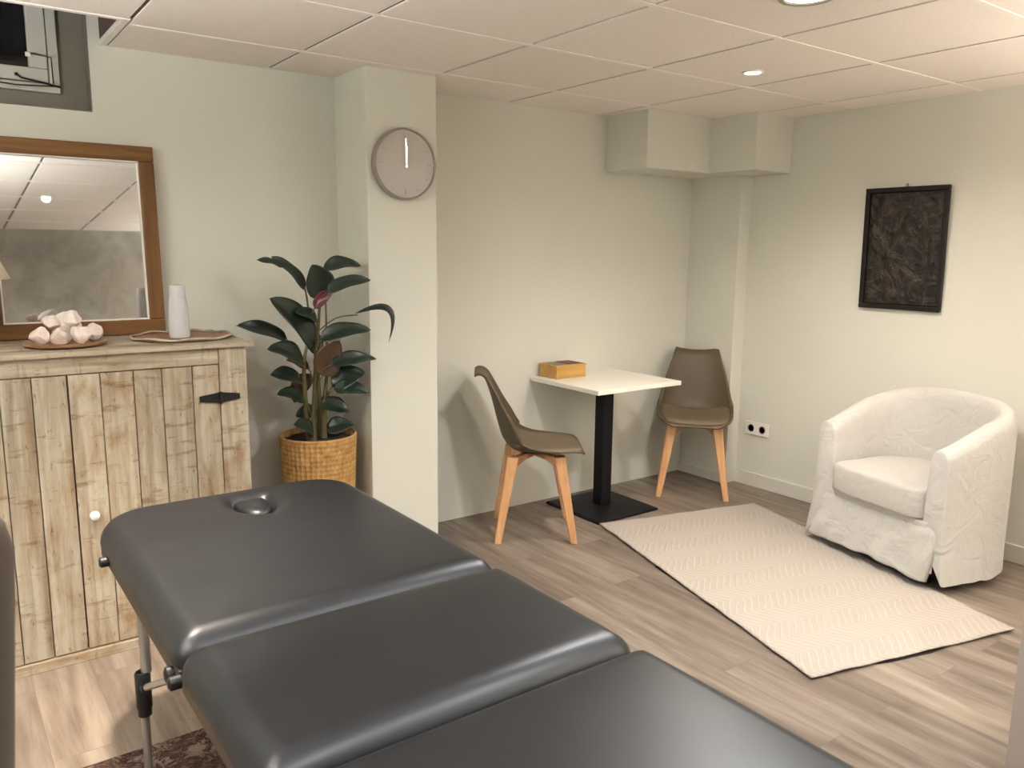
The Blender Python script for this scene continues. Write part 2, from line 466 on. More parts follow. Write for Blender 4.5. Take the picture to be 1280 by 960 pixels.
def dup(root, loc, rz, label):
    r = root.copy(); COL.objects.link(r); r.location = loc; r.rotation_euler = (0, 0, rz); r['label'] = label
    for ch in list(root.children):
        c = ch.copy(); COL.objects.link(c); c.parent = r
        for g in list(ch.children):
            d = g.copy(); COL.objects.link(d); d.parent = c
    return r
def solidify(o, t, off=0.0):
    md = o.modifiers.new('thickness', 'SOLIDIFY'); md.thickness = t; md.offset = off
def subsurf(o, n=1):
    md = o.modifiers.new('smooth', 'SUBSURF'); md.levels = n; md.render_levels = n
def bevmod(o, wd, seg=2):
    md = o.modifiers.new('bevel', 'BEVEL'); md.width = wd; md.segments = seg; md.limit_method = 'ANGLE'

# ------------------------------------------------------------------ the room
XW, YW = 4.074, 3.546
XL, YR = -1.30, -1.80
struct(MB().box(XL - .1, XW + .1, YR - .1, YW + .3, -0.10, 0).build('floor', M_FLOOR), 'grey brown oak plank floor')

b = MB()   # back wall with the high window opening
WX0, WX1, WZ0, WZ1 = -0.62, 0.586, 1.940, 2.44
b.box(XL - .1, WX0, YW, YW + .22, 0, 2.5)
b.box(WX1, XW + .1, YW, YW + .22, 0, 2.5)
b.box(WX0, WX1, YW, YW + .22, 0, WZ0)
b.box(WX0, WX1, YW, YW + .22, WZ1, 2.5)
struct(b.build('wall_back', M_WALL), 'cream painted back wall with a high window')
struct(MB().box(XW, XW + .1, YR - .1, YW, 0, 2.5).build('wall_right', M_WALL), 'cream painted right wall')
struct(MB().box(XL - .1, XL, YR, YW, 0, 2.5).build('wall_left', M_WALL), 'cream left wall')
struct(MB().box(XL - .1, XW, YR - .1, YR, 0, 2.5).build('wall_rear', M_LIME), 'grey limewashed wall seen in the mirror')
struct(MB().box(1.577, 1.921, 3.231, YW, 0, 2.3, 0.002).build('wall_column', M_WALL), 'cream square column carrying the clock')
struct(MB().box(3.970, XW, 3.165, YW, 0, 2.0, 0.002).build('wall_pilaster', M_WALL), 'shallow cream pilaster in the far corner')
b = MB()   # stepped boxed-in soffit over the corner
poly = [(3.240, YW), (3.240, 3.225), (3.752, 3.225), (3.752, 2.905), (XW, 2.905), (XW, YW)]
b.rings([[(x, y, 1.885) for x, y in poly], [(x, y, 2.3) for x, y in poly]])
struct(b.build('ceiling_soffit', M_WALL), 'stepped cream boxed soffit in the far corner')
struct(MB().box(2.20, 2.62, 0.36, 0.79, 0, 2.3, 0.002).build('wall_pier', M_PIER), 'taupe wall pier at the right edge of view')

struct(MB().box(XW - .012, XW, YR, 3.165, 0, 0.085, 0.002).build('baseboard_right', M_SKIRT), 'low cream skirting along the right wall')
struct(MB().box(3.958, 3.970, 3.153, YW, 0, 0.06, 0.002).build('baseboard_pilaster', M_SKIRT))

# ceiling: lay-in tiles on a grid, dark grooves one way and pale bars the other
PX, PY = 0.631, 0.632
gx = [0.648 + PX * k for k in range(-4, 7)]
gy = [1.900 + PY * k for k in range(-6, 4)]
NX, NY = 0.625, 3.093      # the ceiling stops short of the window here
b = MB()
for i in range(len(gx) - 1):
    for j in range(len(gy) - 1):
        x0, x1, y0, y1 = gx[i] + .0075, gx[i + 1] - .0075, gy[j] + .0025, gy[j + 1] - .0025
        x0, x1, y0, y1 = max(x0, XL), min(x1, XW), max(y0, YR), min(y1, YW)
        if x1 - x0 < .03 or y1 - y0 < .03: continue
        if x1 < 0.70:
            if y0 > 3.10: continue
            y1 = min(y1, NY)
        b.box(x0, x1, y0, y1, CEIL, CEIL + .018, 0.0015)
struct(b.build('ceiling', M_TILE), 'suspended ceiling of pale square tiles')
b = MB()
for x in gx:
    if XL < x < XW: b.box(x - .014, x + .014, YR, YW if x > 0.7 else NY, CEIL + .006, CEIL + .03)
struct(b.build('trim_1', M_GROOVE), 'dark ceiling grid grooves')
b = MB()
for y in gy:
    if YR < y < YW: b.box(XL if y < 3.1 else .66, XW, y - .011, y + .011, CEIL - .0025, CEIL + .012, .001)
b.box(XL, NX, NY - .004, NY + .018, CEIL - .004, CEIL + .016, .001)
b.box(NX - .002, 0.646, NY - .004, YW, CEIL - .003, CEIL + .016, .001)
struct(b.build('trim_2', M_BAR), 'pale ceiling grid bars')
b = MB()
b.box(XL, NX + .02, NY + .018, YW, 2.46, 2.49)
b.box(NX + .002, NX + .018, NY, YW, CEIL + .016, 2.46)
b.box(XL, NX, NY + .002, NY + .018, CEIL + .016, 2.46)
struct(b.build('ceiling_void', M_VOID), 'raw brown board of the gap above the ceiling')
struct(MB().box(XL - .1, XW + .1, YR - .1, YW + .22, 2.5, 2.6).build('ceiling_slab', M_WALL))

# window
win = bpy.data.objects.new('window_1', None); COL.objects.link(win); win.location = (0, YW, 0)
struct(win, 'small high basement window, black with night')
b = MB()    # grey painted panel lining the opening
b.box(WX0, WX1, 0.055, 0.075, WZ0, WZ0 + .075); b.box(0.478, WX1, 0.055, 0.075, WZ0 + .075, WZ1)
b.box(WX0, WX1 - .001, 0.0005, 0.0545, WZ0 + .0005, WZ0 + .006); b.box(WX1 - .006, WX1 - .0005, 0.0005, 0.0545, WZ0 + .0065, WZ1)
b.build('reveal_panel', M_REVEAL, win)
b = MB()
b.box(WX0, 0.486, 0.030, 0.085, 2.000, 2.030, .003); b.box(0.452, 0.486, 0.030, 0.085, 2.0305, WZ1, .003)
b.build('window_frame', M_UPVC, win)
b = MB()
b.box(WX0, 0.449, 0.022, 0.060, 2.033, 2.082, .004); b.box(0.388, 0.449, 0.022, 0.060, 2.0825, WZ1, .004)
sash = b.build('sash', M_UPVC, win)
MB().box(WX0, 0.3875, 0.040, 0.046, 2.0825, WZ1).build('pane', M_GLASS, sash)
b = MB()
b.tube([(0.485, .026, 2.022), (0.43, .010, 2.030), (0.36, .012, 2.040), (0.345, .016, 2.052)], .0035, 8)
b.tube([(0.345, .016, 2.052), (0.345, .026, 2.052)], .006, 8)
b.tube([(0.395, .020, 2.128), (0.40, .006, 2.128), (0.46, .006, 2.122), (0.462, .012, 2.030)], .0025, 8)
b.tube([(0.25, .012, 2.018), (0.34, .006, 2.012), (0.46, .006, 2.020), (0.470, .018, 2.022)], .0025, 8)
b.build('casement_stay', M_IRON, win)
MB().box(0.378, 0.396, 0.012, 0.022, 2.118, 2.134, .002).build('catch', M_WHITE, win)
MB().box(WX0 - .1, WX1 + .1, 0.200, 0.215, 1.9, 2.5).build('outer_panel', M_WELL, win)

# ------------------------------------------------------------------ ceiling downlights
names = {0: 'small round white downlight glowing in the tile nearest the far corner',
         1: 'large round ceiling light with grey rim cut by the top of the photo',
         2: 'small downlight seen only in the brown framed mirror'}
for k, (x, y, r, wt, cone, lcol) in enumerate(DOWNLIGHTS):
    lab = names.get(k, ['', '', '', 'downlight above the whitewashed cabinet, out of view', 'added fill downlight before the right wall, out of view',
                        'added fill downlight near the left wall, out of view', 'added large ceiling light above the foot of the massage table, out of view', 'added fill downlight in the rear right corner, out of view'][k])
    t = thing('downlight', lab, 'ceiling light', (x, y, CEIL), 0, 'recessed ceiling downlights')
    MB().lathe([(r * .74, -.001), (r * .80, -.007), (r * .95, -.008), (r, -.004), (r, -.0003), (r * .74, -.0003)], 40, cap=False).build('ring', M_CLKRIM if r > .06 else M_WHITE, t, True)
    MB().lathe([(r * .74, -.0004), (r * .74, -.003), (r * .5, -.0045), (r * .1, -.005)], 32).build('lens', M_LENS, t, True)
    ld = bpy.data.lights.new('downlight_beam', 'SPOT'); ld.energy = wt; ld.color = lcol
    ld.spot_size = math.radians(cone); ld.spot_blend = 1.0; ld.shadow_soft_size = .03 if k == 2 else max(.055, r * .9)
    lo = bpy.data.objects.new('downlight_beam', ld); COL.objects.link(lo); lo.location = (x, y, CEIL - (.012 if k == 2 else .03))
    if k == 0: lo.rotation_euler = Vector((3.05 - x, 1.85 - y, -CEIL)).to_track_quat('-Z', 'Y').to_euler()   # swivelled towards the rug

for k, (x, y, wt, lcol) in enumerate(ADDED_UPLIGHTERS):
    t = thing('added_uplighter', ['added fill uplighter behind the pier, out of view', 'added fill uplighter by the left wall, out of view', 'added fill uplighter in the rear right corner, out of view'][k], 'floor lamp', (x, y, 0), 0, 'added fill uplighters')
    MB().lathe([(.02, .0005), (.14, .0005), (.14, .018), (.02, .026)], 36).build('base', M_BLKSTEEL, t, True)
    MB().lathe([(.011, .026), (.011, 1.30)], 16).build('pole', M_BLKSTEEL, t, True)
    o = MB().lathe([(.012, 1.30), (.06, 1.305), (.13, 1.34), (.17, 1.39)], 40, cap=False).build('lamp_shade', M_WHITE, t, True); solidify(o, .003)
    MB().lathe([(.01, 1.32), (.045, 1.33), (.055, 1.355), (.03, 1.375), (.01, 1.38)], 24).build('bulb', M_LENS, t, True)
    ld = bpy.data.lights.new('added_fill_glow', 'SPOT'); ld.energy = wt; ld.color = lcol; ld.shadow_soft_size = .06; ld.spot_size = math.radians(165); ld.spot_blend = .5
    lo = bpy.data.objects.new('added_fill_glow', ld); COL.objects.link(lo); lo.location = (x, y, 1.40); lo.rotation_euler = (PI, 0, 0)

# ------------------------------------------------------------------ rugs
rg = thing('chevron_rug', 'cream chevron woven rug lying before the white armchair', 'rug', (3.043, 2.123, 0), math.radians(-14.6))
def to_local(p, o):
    a = -o.rotation_euler[2]; dx, dy = p[0] - o.location[0], p[1] - o.location[1]
    return Vector((dx * math.cos(a) - dy * math.sin(a), dx * math.sin(a) + dy * math.cos(a), 0))
c0, c1, c2, c3 = [to_local(p, rg) for p in ((2.786, 3.024), (3.763, 2.785), (3.295, 1.206), (2.331, 1.445))]
def rug_pt(u, v, dz=0.0):
    p = c0.lerp(c1, u).lerp(c3.lerp(c2, u), v)
    e = min(u, 1 - u, v, 1 - v)
    wob = noise.noise(Vector((u * 5, v * 8, 0)))
    edge = max(0, 1 - e / .05)
    side = (1 if u > .5 else -1) * edge * .006 * noise.noise(Vector((v * 14, 3.3, u)))
    z = .0085 + .0025 * wob + edge * .004 * max(0, noise.noise(Vector((u * 9, v * 11, 5.5)))) + dz
    return Vector((p.x + side, p.y, z))
o = MB().grid(lambda u, v: rug_pt(u, v), 60, 90).build('pile', M_CHEV, rg, True); solidify(o, .005, -1)
b = MB()
pts = [c0.lerp(c1, u).lerp(c3.lerp(c2, u), v) for u, v in ((-.006, .36), (.2, .345), (.985, .03), (.985, .97), (.55, 1.004), (.35, 1.002), (.02, .97), (.004, .5))]
b.rings([[(p.x, p.y, .0003) for p in pts], [(p.x, p.y, .0022) for p in pts]])
b.build('antislip_underlay', M_UNDERLAY, rg)
tag(MB().box(-.62, 1.15, .10, 2.338, .0003, .0065, .002).build('persian_rug', M_PERSIAN), 'dark brown patterned oriental rug under the massage table', 'rug')

# ------------------------------------------------------------------ massage table
MX0, MX1, MZ = 0.331, 1.096, 0.684
mt = thing('massage_table', 'black vinyl folding massage table in three sections', 'massage table', ((MX0 + MX1) / 2, 1.42, 0.0065))
HW = (MX1 - MX0) / 2
def pad(y0, y1, rc0, rc1, dip=None, nr=46, na=200):
    """upholstered section: plan outline y0..y1 (local), corner radius rc0 at the y0 end and rc1 at the y1 end"""
    cy = (y0 + y1) / 2
    top, bot, er = MZ - .0065, MZ - .0065 - .062, .058
    def inside(x, y, ins):
        hx = HW - ins
        ax = abs(x)
        if y > cy: r = max(rc1 - ins, .004); lim = y1 - ins
        else: r = max(rc0 - ins, .004); lim = cy - (y0 + ins) + cy
        yy = y if y > cy else 2 * cy - y
        qx, qy = ax - (hx - r), yy - (lim - r)
        return math.hypot(max(qx, 0), max(qy, 0)) + min(max(qx, qy), 0) - r
    def bound(a, ins):
        lo, hi = 0, 2.0
        for _ in range(28):
            m_ = (lo + hi) / 2
            if inside(m_ * math.cos(a), cy + m_ * math.sin(a), ins) < 0: lo = m_
            else: hi = m_
        return lo
    angs = [2 * PI * i / na for i in range(na)]
    R0 = [bound(a, 0) for a in angs]
    rings = []
    for ins, z in ((.03, bot), (.008, bot + .001), (.001, bot + .010)):
        rings.append([((bound(a, ins)) * math.cos(a), cy + bound(a, ins) * math.sin(a), z) for a in angs])
    for k in range(nr + 1):
        s = k / nr
        rho = 1 - .16 * s * 2 if s < .5 else .84 * (1 - (s - .5) * 2)
        rho = max(rho, .002)
        ring = []
        for a, r0 in zip(angs, R0):
            x, y = rho * r0 * math.cos(a), cy + rho * r0 * math.sin(a)
            d = -inside(x, y, 0)
            z = top - er * (1 - math.sqrt(max(0, 1 - (1 - min(1, d / er)) ** 2))) if d < er else top
            z += .010 * max(0, 1 - (x / HW) ** 4) * max(0, 1 - ((y - cy) / ((y1 - y0) / 2)) ** 4)
            if dip: z -= dip(x, y)
            ring.append((x, y, z))
        rings.append(ring)
    return MB().rings(rings)
PLX, PLY = 0.028, 2.315 - 1.42       # face plug centre, local
def plug_sdf(x, y, g=0.0):
    """D-shaped plug: straight far end, rounded near end"""
    dx, dy = x - PLX, y - PLY
    hx, r = .052 + g, .050
    yy = dy - .05
    if dy > 0:
        qx, qy = abs(dx) - (hx - .018), dy - (.062 + g - .018)
        return math.hypot(max(qx, 0), max(qy, 0)) + min(max(qx, qy), 0) - .018
    return math.hypot(dx / hx, dy / (.085 + g)) * hx - hx
def head_dip(x, y):
    d = plug_sdf(x, y)
    if d < .004: return .036
    if d < .045: return .020 * (1 - (d - .004) / .041) ** 1.6
    return 0
pad(1.545 - 1.42, 2.505 - 1.42, .038, .150, head_dip, 90, 260).build('head_section', M_LEATHER, mt, True, angle=60)
pad(1.058 - 1.42, 1.543 - 1.42, .038, .038).build('middle_section', M_LEATHER, mt, True, angle=60)
pad(0.44 - 1.42, 1.056 - 1.42, .135, .038).build('foot_section', M_LEATHER, mt, True, angle=60)
# the removable plug sitting in the breathing hole
rings = []
top = MZ - .0065
for ins, z in ((.006, top - .045), (.004, top - .016), (.006, top - .009), (.010, top - .003), (.020, top + .001), (.036, top + .003)):
    ring = []
    for i in range(64):
        a = 2 * PI * i / 64; lo, hi = 0, .3
        for _ in range(26):
            m_ = (lo + hi) / 2
            if plug_sdf(PLX + m_ * math.cos(a), PLY + m_ * math.sin(a)) < -ins: lo = m_
            else: hi = m_
        ring.append((PLX + lo * math.cos(a), PLY + lo * math.sin(a), z))
    rings.append(ring)
MB().rings(rings).build('face_plug', M_LEATHER, mt, True, angle=60)
# under-frames
fz0, fz1 = MZ - .0065 - .062 - .038, MZ - .0065 - .0622
for (y0, y1) in ((1.552, 2.400), (1.066, 1.536), (0.545, 1.050)):
    b = MB(); y0 -= 1.42; y1 -= 1.42; h = HW - .006
    for sx in (-1, 1): b.box(min(sx * h, sx * (h - .022)), max(sx * h, sx * (h - .022)), y0, y1, fz0, fz1, .003)
    b.box(-h + .022, h - .022, y0, y0 + .022, fz0, fz1, .003); b.box(-h + .022, h - .022, y1 - .022, y1, fz0, fz1, .003)
    b.box(-h + .022, h - .022, y0 + .022, y1 - .022, fz1 - .010, fz1 - .0005)
    b.build('rail_frame', M_BRONZE, mt)
def table_leg(sx, y, lean, yb):
    x = sx * (HW - .055)
    xb = sx * (HW - .045)
    lg = MB().tube([(x, y, fz0), (x, y + lean * .5, .33), (xb, y + lean, .30)], .0135, 16).build('leg', M_ALU, mt, True)
    MB().tube([(xb, y + lean * 1.0, .33), (xb, y + lean * 1.35, .012)], .0105, 14).build('leg_extension', M_ALU, lg, True)
    MB().lathe([(.015, 0), (.0165, .004), (.0165, .03), (.012, .036)], 18, (xb, y + lean * 1.37, 0)).build('foot', M_DKPLASTIC, lg, True)
    b = MB(); b.lathe([(.017, .225), (.020, .23), (.020, .325), (.017, .33)], 18, (xb, y + lean * 1.05, 0))
    b.lathe([(.0145, .205), (.0175, .208), (.0175, .224), (.0145, .226)], 18, (xb, y + lean * 1.08, 0))
    b.tube([(xb, y + lean, .292), (xb, y + lean + (.05 if yb > y else -.05), .305)], .013, 10)
    b.build('leg_clamp', M_DKPLASTIC, lg, True)
    s = 1 if yb > y else -1
    MB().tube([(xb, y + lean + s * .03, .298), (xb, yb, fz0 + .004)], .0095, 10).build('brace', M_ALU, mt, True)
    b = MB()
    b.lathe([(.010, -.016), (.017, -.012), (.017, .012), (.010, .016)], 16)
    b2 = b.bm; bmesh.ops.transform(b2, matrix=Matrix.Translation((sx * (HW - .004), yb, fz0 + .012)) @ Matrix.Rotation(PI / 2, 4, 'Y'), verts=b2.verts)
    b.build('knob', M_DKPLASTIC, mt, True)
for sx in (-1, 1):
    table_leg(sx, 2.15 - 1.42, 0.0, 1.60 - 1.42)
    table_leg(sx, 0.66 - 1.42, 0.0, 1.00 - 1.42)
for y in (2.15 - 1.42, 0.66 - 1.42):
    MB().tube([(-HW + .055, y, .45), (HW - .055, y, .45)], .010, 12).build('crossbar', M_ALU, mt, True)
for (x, y, ry) in ((-HW - .004, 2.285 - 1.42, 0), (-HW * .80, 2.490 - 1.42, 1), (HW * .80, 2.490 - 1.42, 1), (-HW - .004, 1.545 - 1.42, 0), (-HW - .004, 1.062 - 1.42, 0)):
    b = MB(); b.lathe([(.008, -.014), (.014, -.010), (.014, .010), (.008, .014)], 14)
    bmesh.ops.transform(b.bm, matrix=Matrix.Translation((x, y + (.012 if ry else 0), MZ - .085)) @ Matrix.Rotation(PI / 2, 4, 'X' if ry else 'Y'), verts=b.bm.verts)
    b.build('fitting', M_DKPLASTIC, mt, True)

# ------------------------------------------------------------------ whitewashed cabinet
CX0, CX1, CYF, CZT = -0.212, 0.955, 3.000, 1.088
cab = thing('cabinet', 'whitewashed plank cabinet with black strap hinge under the mirror', 'cabinet', ((CX0 + CX1) / 2, 3.27, 0))
ox, oy = (CX0 + CX1) / 2, 3.27
def lb(b, x0, x1, y0, y1, z0, z1, bev=.002): b.box(x0 - ox, x1 - ox, y0 - oy, y1 - oy, z0, z1, bev)
b = MB()
lb(b, CX0, CX0 + .022, CYF + .028, 3.53, .045, 1.072); lb(b, CX1 - .022, CX1, CYF + .028, 3.53, .045, 1.072)
lb(b, CX0 + .022, CX1 - .022, 3.51, 3.53, .045, 1.072); lb(b, CX0 + .022, CX1 - .022, CYF + .03, 3.51, .045, .065)
b.build('carcass', M_WASHZ, cab)
b = MB()
for k in range(4):
    y0 = CYF - .016 + k * .1375
    lb(b, CX0 - .028, CX1 + .030, y0, y0 + .1365, 1.0725, CZT, .003)
b.build('cabinet_top', M_WASHX, cab)
b = MB(); lb(b, CX0 + .102, CX1 - .1025, CYF, CYF + .026, 1.0135, 1.072); b.build('top_rail', M_WASHX, cab)
b = MB(); lb(b, CX0 - .004, CX1 + .004, CYF - .010, CYF + .026, 0.0, .034); b.build('plinth', M_WASHX, cab)
for x0, x1 in ((CX1 - .1, CX1), (CX0, CX0 + .1)):
    b = MB(); lb(b, x0, x1, CYF, CYF + .026, .035, 1.072); b.build('stile', M_WASHZ, cab)
def door(edges, hinge_x, knob_x, first):
    b = MB()
    for x0, x1 in zip(edges, edges[1:]): lb(b, x0 + .0013, x1 - .0013, CYF + .002, CYF + .022, .038, 1.010, .0022)
    d = b.build('door', M_WASHZ, cab)
    b = MB(); lb(b, edges[0] + .003, edges[-1] - .003, CYF + .0225, CYF + .0275, .06, 1.0); b.build('backing', M_GAP, d)
    for hz in (.888, .16):
        pts = [(-.074, -.010), (-.02, -.017), (0, -.021), (.02, -.017), (.070, -.010), (.070, .010), (.02, .017), (0, .021), (-.02, .017), (-.074, .010)]
        b = MB()
        b.rings([[(hinge_x - ox + x, CYF - .006 - oy, hz + z) for x, z in pts], [(hinge_x - ox + x, CYF + .001 - oy, hz + z) for x, z in pts]])
        b.tube([(hinge_x - ox, CYF - .008 - oy, hz - .022), (hinge_x - ox, CYF - .008 - oy, hz + .022)], .006, 10)
        b.build('hinge', M_IRON, d)
    if knob_x is None: return
    b = MB(); b.lathe([(.004, 0), (.008, .004), (.007, .014), (.012, .020), (.0165, .028), (.015, .036), (.006, .041)], 24)
    bmesh.ops.transform(b.bm, matrix=Matrix.Translation((knob_x - ox, CYF + .002 - oy, .525)) @ Matrix.Rotation(PI / 2, 4, 'X'), verts=b.bm.verts)
    k = b.build('knob', M_CERAM, d, True); k['label'] = 'white ceramic knob'
door([.361, .459, .563, .656, .759, .8535], .8535, .407, True)
door([-.1105, -.02, .07, .165, .256, .359], -.111, None, False)

# mirror leaning against the wall
MIR_A = math.radians(3.3)
mr = thing('mirror', 'large mirror in a brown wooden frame leaning on the wall', 'mirror', (0.477, 3.478, CZT + .0005))
mr.rotation_euler = (-MIR_A, 0, 0)
MWH, MH, FW = 0.308, 0.735, 0.058
def frame_bar(b, x0, x1, z0, z1, horiz):
    b.box(x0, x1, -.012, .014, z0, z1, .004)
for nm, (x0, x1, z0, z1, hz) in {'a': (-MWH, MWH, 0, FW, 1), 'b': (-MWH, MWH, MH - FW, MH, 1), 'c': (-MWH, -MWH + FW, FW + .0005, MH - FW - .0005, 0), 'd': (MWH - FW, MWH, FW + .0005, MH - FW - .0005, 0)}.items():
    b = MB(); frame_bar(b, x0, x1, z0, z1, hz)
    fr = b.build('frame_rail', M_FRAMEX if hz else M_FRAMEZ, mr)
    b = MB()
    if hz:
        zz = FW if z0 < .1 else MH - FW
        s = 1 if z0 < .1 else -1
        b.box(-MWH + FW, MWH - FW, -.008, .002, min(zz, zz + s * .006), max(zz, zz + s * .006), .001)
    else:
        xx = -MWH + FW if x0 < 0 else MWH - FW
        s = 1 if x0 < 0 else -1
        b.box(min(xx, xx + s * .006), max(xx, xx + s * .006), -.008, .002, FW + .0065, MH - FW - .0065, .001)
    b.build('inner_bead', M_WHITE, fr)
MB().box(-MWH + FW, MWH - FW, .0022, .006, FW, MH - FW).build('mirror_glass', M_MIRROR, mr)

# lamp beside the mirror
lp = thing('table_lamp', 'cream shaded table lamp poking in at the left edge by the mirror', 'lamp', (0.085, 3.26, CZT))
MB().lathe([(.07, 0), (.075, .008), (.06, .016), (.02, .026), (.045, .07), (.055, .11), (.035, .16), (.012, .19), (.010, .25)], 28).build('base', M_CERAM, lp, True)
o = MB().lathe([(.160, .235), (.075, .42)], 40, cap=False).build('lamp_shade', M_SHADE, lp, True); solidify(o, .003)

# trays, crystals, bottle
tr = thing('round_tray', 'small round wooden tray piled with pale pink crystals', 'tray', (0.388, 3.195, CZT))
MB().lathe([(.02, 0.0003), (.105, .0003), (.128, .008), (.134, .017), (.130, .018), (.118, .010), (.02, .0085)], 48).build('dish', M_TRAY, tr, True)
crys = [((-.080, -.030, .0), .034, 'pale crystal lump lying front left on the small tray', 3),
        ((.008, .050, .0), .054, 'biggest pink crystal at the back of the pile on the small tray', 5),
        ((-.018, -.030, .0), .034, 'pale pink crystal in the middle of the tray, below the biggest', 9),
        ((.042, -.046, .0), .039, 'jagged pink crystal lump at the front of the small tray', 11),
        ((.088, .018, .0), .036, 'whitish crystal at the right end of the small tray', 17),
        ((.030, .004, .046), .036, 'rounded pink crystal resting on top of the pile', 23),
        ((-.036, .026, .044), .030, 'small pale crystal topping the back of the pile', 29)]
for (px, py, pz), r, lab, sd in crys:
    rnd = random.Random(sd)
    bm = bmesh.new(); bmesh.ops.create_icosphere(bm, subdivisions=3, radius=r)
    planes = [(Vector((rnd.uniform(-1, 1), rnd.uniform(-1, 1), rnd.uniform(-1, 1))).normalized(), r * rnd.uniform(.58, .86)) for _ in range(13)]
    for v in bm.verts:
        for n_, d_ in planes:
            e = v.co.dot(n_) - d_
            if e > 0: v.co -= n_ * e
        v.co += v.co.normalized() * .002 * noise.noise(v.co * 60)
        v.co.x *= 1.12
    zmin = min(v.co.z for v in bm.verts)
    for v in bm.verts: v.co.z -= zmin
    m_ = MB(); m_.bm.free(); m_.bm = bm
    o = m_.build('crystal', M_QUARTZ, None, True, (0.388 + px, 3.195 + py, CZT + .010 + pz), (0, 0, rnd.uniform(0, 6)), angle=22)
    tag(o, lab, 'crystal', 'pink crystals on the small tray')
tr2 = thing('round_tray', 'wide flat reddish wooden tray under the milky bottle', 'tray', (0.795, 3.255, CZT))
MB().lathe([(.02, .0003), (.168, .0003), (.180, .006), (.02, .0065)], 56).build('tray_disc', M_TRAYRED, tr2, True)
b = MB(); n = 56; R = []
for i in range(n):
    a = 2 * PI * i / n
    zz = .010 + .003 * math.sin(a * 7)
    R.append([((.181 + dr) * math.cos(a), (.181 + dr) * math.sin(a), zz + dz) for dr, dz in ((-.006, 0), (0, -.005), (.006, 0), (0, .005))])
b.rings(R, closed=True); b.build('rim', M_WASHX, tr2, True)
bt = thing('glass_bottle', 'milky glass bottle standing on the reddish tray', 'bottle', (0.772, 3.20, CZT + .0067))
MB().lathe([(.022, 0), (.035, .002), (.0375, .008), (.037, .06), (.0345, .11), (.031, .140), (.0285, .152)], 36).build('bottle_body', M_MILK, bt, True)
MB().lathe([(.0284, .1522), (.0288, .154), (.0275, .192), (.024, .198), (.01, .200)], 32).build('cap', M_MILK, bt, True)

# ------------------------------------------------------------------ wall clock
ck = thing('wall_clock', 'round pale grey wall clock reading twelve on the column', 'clock', (1.748, 3.2305, 1.800))
def face_lathe(prof, n=64):
    b = MB(); b.lathe(prof, n, cap=True)
    bmesh.ops.transform(b.bm, matrix=Matrix.Rotation(PI / 2, 4, 'X'), verts=b.bm.verts)
    return b
face_lathe([(.146, 0.0), (.152, .004), (.153, .028), (.151, .034), (.146, .036), (.1435, .034), (.1435, .026), (.05, .0258)]).build('clock_case', M_CLKRIM, ck, True)
face_lathe([(.1433, .0262), (.1433, .0275), (.02, .0278)]).build('dial', M_CLKFACE, ck, True)
for h in range(12):
    L = .018 if h % 3 == 0 else .010
    MB().box(-.0022, .0022, -.0292, -.0278, .128 - L, .128, 0, Matrix.Rotation(2 * PI * h / 12, 4, 'Y')).build('hour_mark', M_GREYMARK, ck)
b = MB(); b.box(-.006, .006, -.036, -.034, -.012, .078, .0008, Matrix.Rotation(math.radians(1.5), 4, 'Y')); b.build('hour_hand', M_SILVER, ck)
b = MB(); b.box(-.004, .004, -.0395, -.0375, -.016, .108, .0008, Matrix.Rotation(math.radians(-1.5), 4, 'Y')); b.build('minute_hand', M_SILVER, ck)
b = face_lathe([(.007, .0282), (.007, .041), (.003, .042)], 20); b.build('pivot', M_SILVER, ck, True)

# ------------------------------------------------------------------ potted plant
pl = thing('potted_plant', 'dark leaved plant in woven basket between cabinet and column', 'plant', (1.352, 3.30, 0))
prof = [(.02, .0003), (.135, .0003), (.142, .01), (.150, .30), (.162, .56), (.1665, .625), (.160, .632), (.154, .622), (.150, .60), (.02, .598)]
PR = []
for r, z in prof:
    PR.append([(max(.01, r + (.0018 * math.sin(i * 2 * PI * 46 / 184) if r > .1 else 0)) * math.cos(2 * PI * i / 184), max(.01, r + (.0018 * math.sin(i * 2 * PI * 46 / 184) if r > .1 else 0)) * math.sin(2 * PI * i / 184), z) for i in range(184)])
MB().rings(PR).build('basket', M_BASKET, pl, True)
b = MB()
b.grid(lambda u, v: ((.148 * v) * math.cos(2 * PI * u), (.148 * v) * math.sin(2 * PI * u), .606 + .012 * noise.noise(Vector((v * 4 * math.cos(2 * PI * u), v * 4 * math.sin(2 * PI * u), 0)))), 40, 10)
bmesh.ops.remove_doubles(b.bm, verts=b.bm.verts, dist=1e-5)
b.build('soil', M_SOIL, pl, True)
STEMS = [
    [(-0.035, -0.03, 0.600), (-0.022, -0.02, 0.785), (-0.003, -0.01, 0.993), (0.014, -0.03, 1.232)],
    [(0.026, 0.0, 0.599), (0.035, 0.0, 0.776), (0.058, 0.02, 0.926), (0.069, 0.04, 1.246)],
    [(-0.044, 0.0, 0.600), (-0.05, 0.01, 0.783), (-0.062, -0.02, 0.952), (-0.031, -0.02, 1.099), (-0.046, -0.02, 1.263)],
    [(0.02, 0.03, 0.594), (0.029, 0.05, 0.817), (0.032, 0.06, 0.971), (0.044, 0.01, 1.348)],
]
def smooth_path(pts, n=6):
    P = [Vector(p) for p in pts]; out = []
    for i in range(len(P) - 1):
        p0, p1, p2, p3 = P[max(i - 1, 0)], P[i], P[i + 1], P[min(i + 2, len(P) - 1)]
        for k in range(n):
            t = k / n
            out.append(.5 * (2 * p1 + (p2 - p0) * t + (2 * p0 - 5 * p1 + 4 * p2 - p3) * t * t + (3 * p1 - p0 - 3 * p2 + p3) * t ** 3))
    out.append(P[-1]); return out
stem_pts = []
